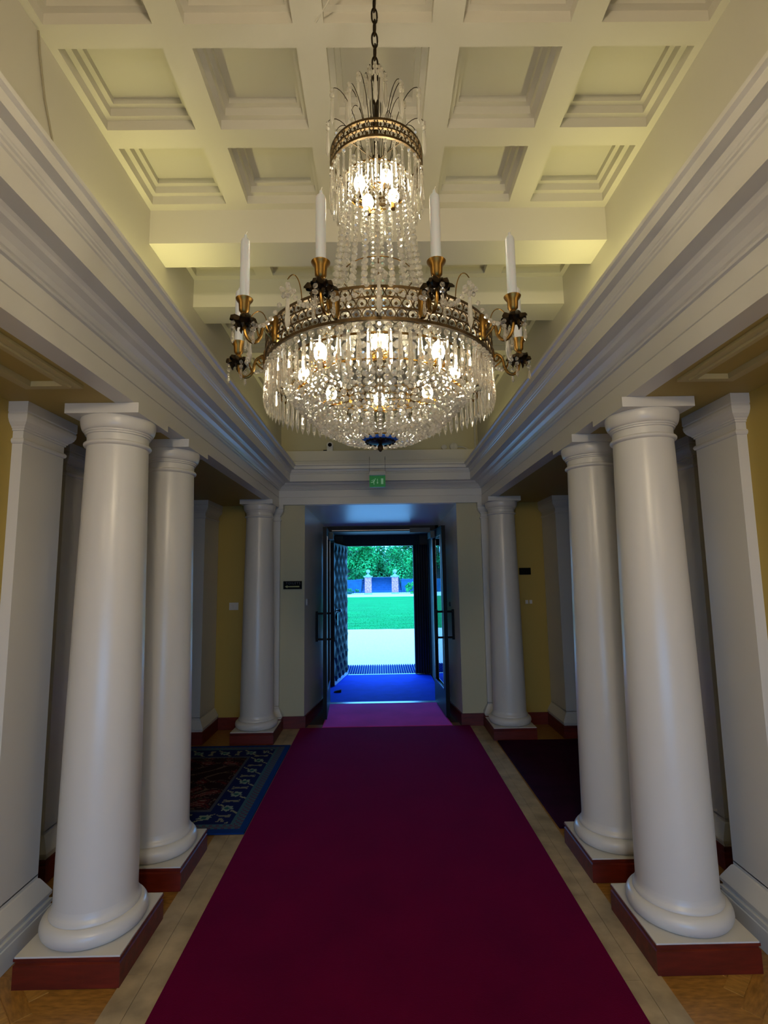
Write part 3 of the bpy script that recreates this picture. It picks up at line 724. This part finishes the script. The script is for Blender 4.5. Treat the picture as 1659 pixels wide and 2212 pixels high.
# stem, chain
st = MB(); st.tube([(0,0,1.97),(0,0,3.09)], .0055, 8)
for z, r in ((3.06,.010),(2.98,.009),(2.80,.012),(2.70,.010),(2.44,.010),(2.20,.012)): st.lathe([(.004,-r),(r,-r*.3),(r,r*.3),(.004,r)], 12, (0,0,z))
obj('stem', st.mesh('stem', DBRASS, True), ch)
def link_mesh():
    mb = MB(); pts = []
    for k in range(16):
        a = 2*PI*k/16; pts.append((.0085*math.cos(a), 0, .022*math.sin(a) + (.004 if math.sin(a) > 0 else -.004)))
    mb.tube(pts, .0027, 6, closed=True); return mb.mesh('link', DBRASS, True)
lk = link_mesh(); chain = obj('chain', None, ch)
z = 3.105; k = 0
while z < 3.50:
    obj('link', lk, chain, (0, 0, z), (0, 0, (k % 2)*PI/2 + .3)); z += .041; k += 1
b = MB(); b.lathe([(.004,3.470),(.03,3.475),(.045,3.490),(.045,3.5015)], 24); obj('ceiling_rose', b.mesh('ceiling_rose', BRASS, True), ch)

# pierced bands
def pierced(R, z0, z1, nrows, n, name, rt=.0016):
    mb = MB(); h = (z1-z0)/nrows
    def circ(phi, zc, rad, m=10, tr=rt):
        pts = []
        for q in range(m):
            a = 2*PI*q/m; pts.append(pol(R, phi+rad*math.cos(a)/R, zc+rad*math.sin(a)))
        mb.tube(pts, tr, 4, closed=True)
    for r_ in range(nrows):
        zc = z0+(r_+.5)*h
        for q in range(n):
            phi = 2*PI*(q+.5*(r_ % 2))/n; circ(phi, zc, h*.48)
            mb.add([pol(R, phi+.17*h/R*c_, zc+.17*h*s_) for c_, s_ in ((1,0),(0,1),(-1,0),(0,-1))]+[pol(R-.003, phi+.17*h/R*c_, zc+.17*h*s_) for c_, s_ in ((1,0),(0,1),(-1,0),(0,-1))], [(0,1,2,3),(7,6,5,4)])
    for zz in [z0+(k_)*h for k_ in range(nrows+1)]:
        edge = zz in (z0, z0+nrows*h); w = .0036 if edge else .0022
        prof = [(R-.003, zz-w), (R+.0035, zz-w), (R+.0035, zz+w), (R-.003, zz+w), (R-.003, zz-w)]
        mb.lathe(prof, 72, cap=False)
    return mb.mesh(name, FBRASS, True)
obj('frame_band', pierced(.303, 2.155, 2.228, 3, 76, 'frame_band'), ch)
obj('crown_band', pierced(.130, 2.752, 2.800, 2, 34, 'crown_band', .0014), ch)
# inner rings / gilt bulb trays
for R, zz, w in ((.262,2.144,.003), (.098,2.712,.003), (.100,2.432,.0016), (.155,2.235,.002), (.045,1.972,.0025)):
    b = MB(); b.tube([pol(R, 2*PI*q/48, zz) for q in range(48)], w, 6, closed=True); obj('inner_ring', b.mesh('inner_ring', BRASS, True), ch)
def spoke(R, a, z0, z1, w):
    b = MB(); b.tube([pol(.0, a, z0), pol(R, a, z1)], w, 6); obj('ring_spoke', b.mesh('ring_spoke', DBRASS, True), ch)
for q in range(4): spoke(.129, PI/4+q*PI/2, 2.79, 2.79, .002); spoke(.098, PI/4+q*PI/2, 2.715, 2.712, .002); spoke(.30, q*PI/2+.2, 2.19, 2.17, .0035)
b = MB()
for q in range(8):
    a = 2*PI*q/8
    for w in range(12):
        pts = [pol(.2+.02*math.sin(w*2.1+t*.9), a+.13*math.cos(w*1.3+t*1.1), 2.118+.006*math.sin(t*2.3+w)) for t in range(5)]
        b.tube(pts, .0009, 3)
b.tube([pol(.2, 2*PI*q/48, 2.112) for q in range(48)], .0022, 6, closed=True)
for q in range(4):
    a = q*PI/2
    for w in range(6): b.tube([pol(.05+.012*math.sin(w*2+t), a+.35*math.cos(w+t), 2.675+.004*math.sin(t*2.3+w)) for t in range(5)], .0008, 3)
obj('gilt_tray', b.mesh('gilt_tray', GILT), ch, kind='stuff')

# bulbs
bm = MB(); bm.lathe([(.004,-.022),(.012,-.018),(.0165,-.006),(.0165,.004),(.011,.017),(.002,.026)], 16); BM = bm.mesh('bulb', BULB, True)
hm = MB(); hm.lathe([(.008,-.040),(.009,-.038),(.009,-.020),(.006,-.018)], 12); HM = hm.mesh('bulb_holder', BRASS, True)
def bulb(r, a, z, en):
    p = pol(r, a, z); o = obj('bulb', BM, ch, p); obj('bulb_holder', HM, o)
    d = bpy.data.lights.new('bulb_light', 'POINT'); d.energy = en; d.color = (1.0, 0.90, 0.74); d.shadow_soft_size = .015
    lo = bpy.data.objects.new('bulb_light', d); COL.objects.link(lo); lo.location = (CHX+p[0], CHY+p[1], z+.0)
for q in range(8): bulb(.205, 2*PI*q/8, 2.150, 4.0)
for q in range(4): bulb(.055, 2*PI*q/4+.5, 2.700, 3.0)

# crystals: hanging strands of the tall waist
up = strand_mesh([(.098,2.706),(.101,2.60),(.110,2.50),(.124,2.40),(.141,2.32),(.158,2.236)], lambda t: .0125+.0095*t, 'bead_strand')
for q in range(23): obj('bead_strand', up, ch, (0,0,0), (0,0,2*PI*q/23))
# bowl strands
bowlp = [(.262,2.140),(.257,2.110),(.237,2.075),(.205,2.043),(.16,1.998),(.10,1.968),(.05,1.962)]
bowl = strand_mesh(bowlp, lambda t: .0205-.0085*t, 'bowl_strand')
bowl2 = strand_mesh(bowlp[2:5], lambda t: .0150-.004*t, 'bowl_strand')
bowls = strand_mesh(bowlp[:-1], lambda t: .0205-.0075*t, 'bowl_strand')
for q in range(42): obj('bowl_strand', bowls if q % 2 else bowl, ch, (0,0,0), (0,0,2*PI*q/42))
for q in range(42): obj('bowl_strand', bowl2, ch, (0,0,.003), (0,0,2*PI*(q+.5)/42))
# inner curtain hanging from the waist down to the tray
inn = strand_mesh([(.153,2.225),(.17,2.16),(.19,2.10),(.19,2.05)], lambda t: .018, 'bead_strand')
for q in range(24): obj('bead_strand', inn, ch, (0,0,0), (0,0,2*PI*(q+.5)/24))
# prisms round the main band
def pris(name, L, w, d=.017, gap=.016):
    mb = MB(); add_bead(mb, (0, 0, -d/2), d, 0.0); add_drop(mb, (0, 0, -gap), L, w); return mb.mesh(name, CRYSTAL)
pm = [pris('prism', .098, .0135) for _ in range(3)]
for q in range(84):
    a = 2*PI*q/84; obj('prism', pm[q % 3], ch, pol(.303, a, 2.149), (0, 0, a))
ps = [pris('prism', .105, .0105, .0125, .012) for _ in range(2)]
for q in range(34): a = 2*PI*q/34; obj('prism', ps[q % 2], ch, pol(.131, a, 2.746), (0, 0, a))
for q in range(26): a = 2*PI*(q+.5)/26; obj('prism', ps[q % 2], ch, pol(.112, a, 2.70), (0, 0, a), (1, 1, .9))
# spray of curved wires with prisms on the crown
sp = obj('crown_spray', None, ch)
def spray(R, zt, a, r0, zb=2.80, L=.085, w=.011):
    wire = MB(); P0 = Vector(pol(r0, a, zb)); P1 = Vector(pol(r0+(R-r0)*.25, a, zt-.02)); P2 = Vector(pol(R*.85, a, zt+.018)); P3 = Vector(pol(R, a, zt-.012))
    pts = []
    for i in range(11):
        t = i/10; pts.append(P0*(1-t)**3 + P1*3*t*(1-t)**2 + P2*3*t*t*(1-t) + P3*t**3)
    wire.tube(pts, .0011, 4); obj('wire', wire.mesh('wire', DBRASS), sp)
    mb = MB(); p = pol(R, a, zt-.018); add_bead(mb, p, .015, a); add_bead(mb, (p[0], p[1], p[2]-.015), .017, a); add_drop(mb, (p[0], p[1], p[2]-.023), L, w)
    obj('prism_drop', mb.mesh('prism_drop', CBEAD), sp)
for q in range(6): spray(.030, 3.085, 2*PI*q/6+.45, .010, w=.013)
for q in range(8): spray(.085, 3.015, 2*PI*q/8+.2, .025, w=.013)
for q in range(12): spray(.140, 2.93 if q % 2 else 2.965, 2*PI*q/12, .045, w=.0125)

# bottom rosette
b = MB(); b.lathe([(.028,1.961),(.042,1.963),(.050,1.967),(.046,1.971),(.028,1.970)], 8, cap=False); obj('glass_dish', fixn(b.mesh('glass_dish', mat('blue_glass', (0.05, 0.18, 0.62), 0.15))), ch)
b = MB(); b.lathe([(.002,1.933),(.007,1.939),(.008,1.947),(.004,1.954),(.020,1.956),(.034,1.959),(.038,1.965),(.038,1.975),(.030,1.979)], 32)
for q in range(16):
    a = 2*PI*q/16; b.lathe([(.002,-.004),(.005,0),(.002,.004)], 6, pol(.037, a, 1.960))
obj('finial', b.mesh('finial', DBRASS, True), ch)

# arms, drip pans, holders
def arm_mesh():
    mb = MB()
    def bez(ps, n=10):
        ps = [Vector((0, -r, z)) for r, z in ps]; out = []
        for i in range(n+1):
            t = i/n; out.append(ps[0]*(1-t)**3+ps[1]*3*t*(1-t)**2+ps[2]*3*t*t*(1-t)+ps[3]*t**3)
        return out
    main = bez([(.303,2.175),(.315,2.215),(.338,2.205),(.342,2.180)]) + bez([(.342,2.180),(.346,2.135),(.385,2.130),(.386,2.188)])[1:]
    mb.tube(main, .0042, 8)
    mb.tube(bez([(.306,2.205),(.325,2.215),(.338,2.195),(.325,2.185)]) + bez([(.325,2.185),(.316,2.18),(.312,2.195),(.321,2.199)])[1:], .0031, 6)
    mb.tube(bez([(.345,2.158),(.352,2.168),(.357,2.18),(.354,2.192)]), [.0035-.00025*i for i in range(11)], 6)
    mb.tube(bez([(.303,2.160),(.315,2.165),(.330,2.175),(.338,2.188)]), .0024, 6)
    mb.lathe([(.006,2.16),(.010,2.168),(.010,2.215),(.006,2.224)], 10, (0,-.308,0))
    return mb.mesh('candle_arm', BRASS, True)
AM = arm_mesh()
def pan_mesh():
    mb = MB(); n = 32; prof = [(.005,-.006),(.014,-.008),(.022,-.003),(.030,.004),(.033,-.004)]
    vs = []; fs = []
    for i, (r, z_) in enumerate(prof):
        for k_ in range(n):
            a = 2*PI*k_/n; wob = .86+ (0.13*math.sin(4*a)+.16*math.sin(11*a+i))*(i/4); vs.append((r*wob*math.cos(a), r*wob*math.sin(a), z_+.004*math.sin(5*a+i)*(i/4)))
    for i in range(len(prof)-1):
        for k_ in range(n): fs.append((i*n+k_, i*n+(k_+1) % n, (i+1)*n+(k_+1) % n, (i+1)*n+k_))
    mb.add(vs, fs); mb.add([(x, y, z_+.0025) for x, y, z_ in vs], [tuple(reversed(f)) for f in fs])
    for k_ in range(7):
        a = 2*PI*k_/7; mb.tube([(.012*math.cos(a), .012*math.sin(a), -.004), (.02*math.cos(a), .02*math.sin(a), -.014), (.017*math.cos(a), .017*math.sin(a), -.022)], [.003,.004,.001], 5)
    return mb.mesh('drip_pan', DBRASS, True)
PM = pan_mesh()
b = MB(); b.lathe([(.004,.0),(.009,.004),(.010,.012),(.007,.018),(.012,.024),(.013,.042),(.019,.050),(.020,.053),(.0125,.054),(.0125,.045)], 20, cap=False); CUP = b.mesh('candle_cup', BRASS, True, 60)
b = MB(); b.lathe([(.011,.0),(.011,.150),(.009,.156),(.0035,.162),(.003,.168)], 20); CM = b.mesh('wax_body', WAX, True, 50)
b = MB(); b.tube([(0,0,.166),(.001,0,.172),(.003,0,.177)], .0009, 5); WK = b.mesh('wick', mat('wick', (.5,.48,.42), .8))
CN = ['white candle on the near left arm, tallest in view left of the crystal waist', 'white candle on the left arm beside the leftmost leafy drip pan', 'white candle at the far left, partly hidden behind its neighbour',
      'candle behind the bowl crystals, back left of the chandelier', 'candle behind the bowl crystals, rear left of the stem',
      'candle behind the bowl crystals, rear right of the stem', 'candle behind the bowl crystals, back right of the chandelier', 'white candle at the far right, partly hidden behind its neighbour',
      'white candle on the right arm with the bright brass cup', 'white candle on the near right arm, right of the crystal waist']
for q in range(10):
    a = -math.radians(18+36*q)
    o = obj('candle_arm', AM, ch, (0,0,0), (0,0,a))
    obj('drip_pan', PM, o, (0, -.386, 2.190), (0, 0, q*1.3)); obj('candle_cup', CUP, o, (0, -.386, 2.192))
    p = pol(.386, a, 0)
    t = obj('candle', None, loc=(CHX+p[0], CHY+p[1], 2.2375), label=CN[q], cat='candle', group='white candles on the chandelier arms')
    obj('wax_body', CM, t); obj('wick', WK, t)
# sprays with bead clusters between the arms, and bead swags
sw = MB()
for q in range(10):
    a = -math.radians(36*q); sg = -1
    w = MB(); P = [(.300,2.222),(.300,2.285),(.325,2.30),(.345,2.262)]
    pts = []
    for i in range(11):
        t = i/10; r = P[0][0]*(1-t)**3+P[1][0]*3*t*(1-t)**2+P[2][0]*3*t*t*(1-t)+P[3][0]*t**3; zz = P[0][1]*(1-t)**3+P[1][1]*3*t*(1-t)**2+P[2][1]*3*t*t*(1-t)+P[3][1]*t**3
        pts.append(pol(r, a, zz))
    w.tube(pts, .0013, 5); o = obj('spray_wire', w.mesh('spray_wire', BRASS), ch)
    mb = MB(); p = Vector(pol(.345, a, 2.250)); add_bead(mb, p, .013, a)
    for k_ in range(5):
        aa = 2*PI*k_/5; add_bead(mb, p+Vector((.013*math.cos(aa), .013*math.sin(aa), -.016)), .014, a+aa*.3)
    add_bead(mb, p+Vector((0,0,-.026)), .014, a); add_drop(mb, p+Vector((0,0,-.032)), .078, .0125)
    obj('crystal_cluster', mb.mesh('crystal_cluster', CBEAD), o)
    for sgn in (-1, 1):                                     # swags to both neighbouring drip pans
        g = MB(); p0 = Vector(pol(.345, a, 2.245)); a1 = a+sgn*math.radians(18); p1 = Vector(pol(.366, a1, 2.188))
        for k_ in range(1, 9):
            t = k_/9; pp = p0.lerp(p1, t); pp.z -= .045*math.sin(PI*t)*.8; add_bead(g, pp, .0125, a+sgn*.3)
        obj('bead_swag', g.mesh('bead_swag', CBEAD), ch)
for q in range(10):
    a = -math.radians(18+36*q)
    for k_ in range(3):
        g = MB()
        p = pol(.386+.026*math.cos(k_*2.1), a+.07*math.sin(k_*2.1), 2.180); add_bead(g, p, .012, a); add_bead(g, (p[0], p[1], p[2]-.013), .013, a+.5); add_drop(g, (p[0], p[1], p[2]-.02), .03, .009)
        obj('pan_drop', g.mesh('pan_drop', CRYSTAL), ch)

# ================================================================== OUTSIDE
b = MB(); b.box(-40, 40, 9.90, 16.6, -.12, -.012); b.box(-40, -.76, 9.0, 9.9, -.12, -.012); b.box(.82, 40, 9.0, 9.9, -.12, -.012); obj('ground_gravel', b.mesh('ground_gravel', GRAVEL), kind='structure')
b = MB(); b.box(-60, 60, 42.5, 120, -.12, -.02); obj('ground_path', b.mesh('ground_path', PATH), kind='structure')
# lawn with a slightly ragged near edge and blades
b = MB(); n = 160; xs_ = [-20+40*i/n for i in range(n+1)]
vs = [(x, 16.55+.05*math.sin(x*9)+.04*math.sin(x*23), -.005) for x in xs_]+[(x, 42.5, .0) for x in xs_]
b.add(vs, [(i, i+1, n+2+i, n+1+i) for i in range(n)]); b.add([(x, y, -.08) for x, y, z_ in vs[:n+1]]+vs[:n+1], [(i, i+1, n+2+i, n+1+i) for i in range(n)])
b.box(-60, -20, 16.6, 42.5, -.1, 0); b.box(20, 60, 16.6, 42.5, -.1, 0)
lawn = obj('lawn', b.mesh('lawn', GRASS), kind='structure')
b = MB()
for _ in range(9000):
    y = 16.5+abs(random.gauss(0, 1))*7 ; 
    if y > 42: continue
    x = random.uniform(-1, 1)*(0.11*y+.4)+.1; h = random.uniform(.015, .035); a = random.uniform(0, PI); w = .006; lx, ly = random.uniform(-.02,.02), random.uniform(-.02,.02)
    b.add([(x-w*math.cos(a), y-w*math.sin(a), -.01), (x+w*math.cos(a), y+w*math.sin(a), -.01), (x+lx, y+ly, h)], [(0,1,2)])
obj('grass_blades', b.mesh('grass_blades', GRASS), lawn, kind='stuff')
# gate piers
def pier(x, y, label):
    t = obj('gate_pier', None, loc=(x, y, -.02), label=label, cat='gate pier')
    b = MB(); b.box(-.36,.36,-.36,.36,0,.14); obj('foot', b.mesh('foot', STONEC), t)
    b = MB(); b.box(-.31,.31,-.31,.31,.14,1.55)
    obj('shaft', b.mesh('shaft', BRICK), t)
    b = MB(); b.box(-.36,.36,-.36,.36,1.55,1.60); b.box(-.42,.42,-.42,.42,1.60,1.70)
    b.lathe([(.36,1.70),(.25,1.78),(.12,1.86),(.10,1.90),(.12,1.94)], 4, a0=PI/4); obj('cap', b.mesh('cap', STONEC), t)
    b = MB(); b.lathe([(.03,1.93)]+[(.19*math.sin(q*PI/10), 2.10-.19*math.cos(q*PI/10)) for q in range(1, 10)]+[(.02,2.29)], 20); obj('ball', b.mesh('ball', STONEC, True), t)
pier(-1.09, 49.0, 'left brick gate pier with a stone ball beyond the lawn'); pier(1.42, 50.0, 'right brick gate pier with a stone ball beyond the lawn')
def fence(x0, x1, y, label, H=1.35):
    t = obj('iron_fence', None, loc=(0, y, 0), label=label, cat='fence')
    b = MB(); b.box(x0, x1, -.015, .015, .15, .19); b.box(x0, x1, -.015, .015, H-.2, H-.15); obj('rail', b.mesh('rail', IRON), t)
    b = MB(); b.box(-.014, .014, -.014, .014, 0, H); me = b.mesh('bar', IRON)
    k_ = 0; x = x0+.08
    while x < x1: obj('bar', me, t, (x, 0, 0)); x += .16
fence(-7, -1.45, 49.6, 'dark iron fence left of the gate piers'); fence(1.8, 8, 50.4, 'dark iron fence right of the gate piers')
# steps and terrace behind the gate
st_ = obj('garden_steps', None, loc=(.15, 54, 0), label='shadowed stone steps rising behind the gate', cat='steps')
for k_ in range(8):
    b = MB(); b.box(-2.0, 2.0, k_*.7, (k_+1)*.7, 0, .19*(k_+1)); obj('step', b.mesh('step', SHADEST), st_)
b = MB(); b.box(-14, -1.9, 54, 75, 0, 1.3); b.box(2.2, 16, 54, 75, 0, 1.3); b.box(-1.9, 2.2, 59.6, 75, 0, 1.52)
obj('terrace', b.mesh('terrace', mat('hazed_terrace_bank', (0.008, 0.08, 0.16), .9, .3, 2)), kind='structure')  # bank colour carries the blue haze of the distance
b = MB(); b.box(-1.6, 1.9, 59.7, 64, 1.52, 1.55); obj('upper_path', b.mesh('upper_path', PATH), kind='structure')
# foliage
def crown(name, n, rx, ry, rz, size, clumps, seed):
    rnd = random.Random(seed); mb = MB(); cs = []
    for _ in range(clumps):
        while True:
            p = Vector((rnd.uniform(-1,1), rnd.uniform(-1,1), rnd.uniform(-1,1)))
            if .35 < p.length < 1: break
        cs.append((Vector((p.x*rx, p.y*ry, p.z*rz)), rnd.uniform(.22, .4)*min(rx, rz)))
    for i in range(n):
        c, r = cs[i % clumps]; d = Vector((rnd.gauss(0,1), rnd.gauss(0,1), rnd.gauss(0,1))).normalized(); p = c + d*r*rnd.uniform(.75, 1.05)
        nrm = (d+Vector((rnd.uniform(-.7,.7), rnd.uniform(-.7,.7), rnd.uniform(-.2,.9)))).normalized(); u = nrm.orthogonal().normalized(); v = nrm.cross(u); a = rnd.uniform(0, PI); u, v = u*math.cos(a)+v*math.sin(a), v*math.cos(a)-u*math.sin(a)
        s_ = size*rnd.uniform(.6, 1.3); mb.add([p-u*s_, p-v*s_*.55, p+u*s_, p+v*s_*.55], [(0,1,2,3)])
    core = MB()
    return mb
def tree(x, y, z0, zc, rx, rz, label, m, n=5200, seed=1, size=.17):
    t = obj('tree', None, loc=(x, y, z0), label=label, cat='tree', group='trees beyond the garden gate')
    b = MB(); b.lathe([(.28,0),(.2,1.0),(.16,zc-z0),(.05,zc-z0+rz*.6)], 10)
    for k_ in range(5):
        a = k_*1.3; b.tube([(0,0,zc-z0-rz*.4), (rx*.3*math.cos(a), rx*.3*math.sin(a), zc-z0), (rx*.6*math.cos(a), rx*.6*math.sin(a), zc-z0+rz*.4)], [.1,.07,.03], 6)
    obj('trunk', b.mesh('trunk', BARK, True), t)
    c = crown('crown', n, rx, rx*.8, rz, size, 40, seed); o = obj('crown', c.mesh('crown', m), t, (0,0,zc-z0)); o['kind'] = 'stuff'
tree(-3.4, 57, 1.3, 4.3, 2.9, 3.0, 'broad leafy tree filling the upper left of the doorway view', LEAF2, 13000, 3, .125)
tree(3.9, 57, 1.3, 4.2, 3.1, 3.2, 'broad leafy tree filling the upper right of the doorway view', LEAF2, 13000, 5, .125)
tree(-1.2, 64, 1.5, 3.6, 2.4, 1.9, 'shaded tree in the middle distance left of the sky gap', LEAF, 5200, 8)
tree(2.0, 69, 1.5, 3.6, 2.4, 1.9, 'shaded tree in the middle distance right of the sky gap', LEAF, 5200, 9)
tree(-10.8, 60, 1.3, 5, 3.4, 3.6, 'tall tree at the left end of the garden row', LEAF, 3500, 12)
tree(11.2, 60, 1.3, 5, 3.4, 3.6, 'tall tree at the right end of the garden row', LEAF, 3500, 13)
def bush(x, y, r, h, label, seed, m=LEAF2, n=2600):
    t = obj('bush', None, loc=(x, y, -.02), label=label, cat='bush')
    b = MB(); b.tube([(0,0,0),(.05,0,h*.5)], .05, 6); obj('stem', b.mesh('stem', BARK), t)
    c = crown('leaves', n, r, r*.8, h*.5, .09, 26, seed); o = obj('leaves', c.mesh('leaves', m), t, (0,0,h*.5)); o['kind'] = 'stuff'
bush(3.3, 49.3, 1.15, 1.05, 'rounded light green bush right of the right gate pier', 21)
bush(-3.2, 51.2, 1.3, .5, 'low green planting behind the left fence', 22, LEAF)
# hedge behind the trees closes the view low down
t = obj('hedge', None, loc=(0, 74, 1.3), label='dense dark hedge behind the trees', cat='hedge')
c = crown('leaves', 9000, 16, 1.2, 1.9, .3, 120, 31); o = obj('leaves', c.mesh('leaves', LEAF), t, (0,0,1.6)); o['kind'] = 'stuff'
b = MB(); b.box(-16, 16, .2, 1.2, 0, 3.1); obj('body', b.mesh('body', LEAF), t)
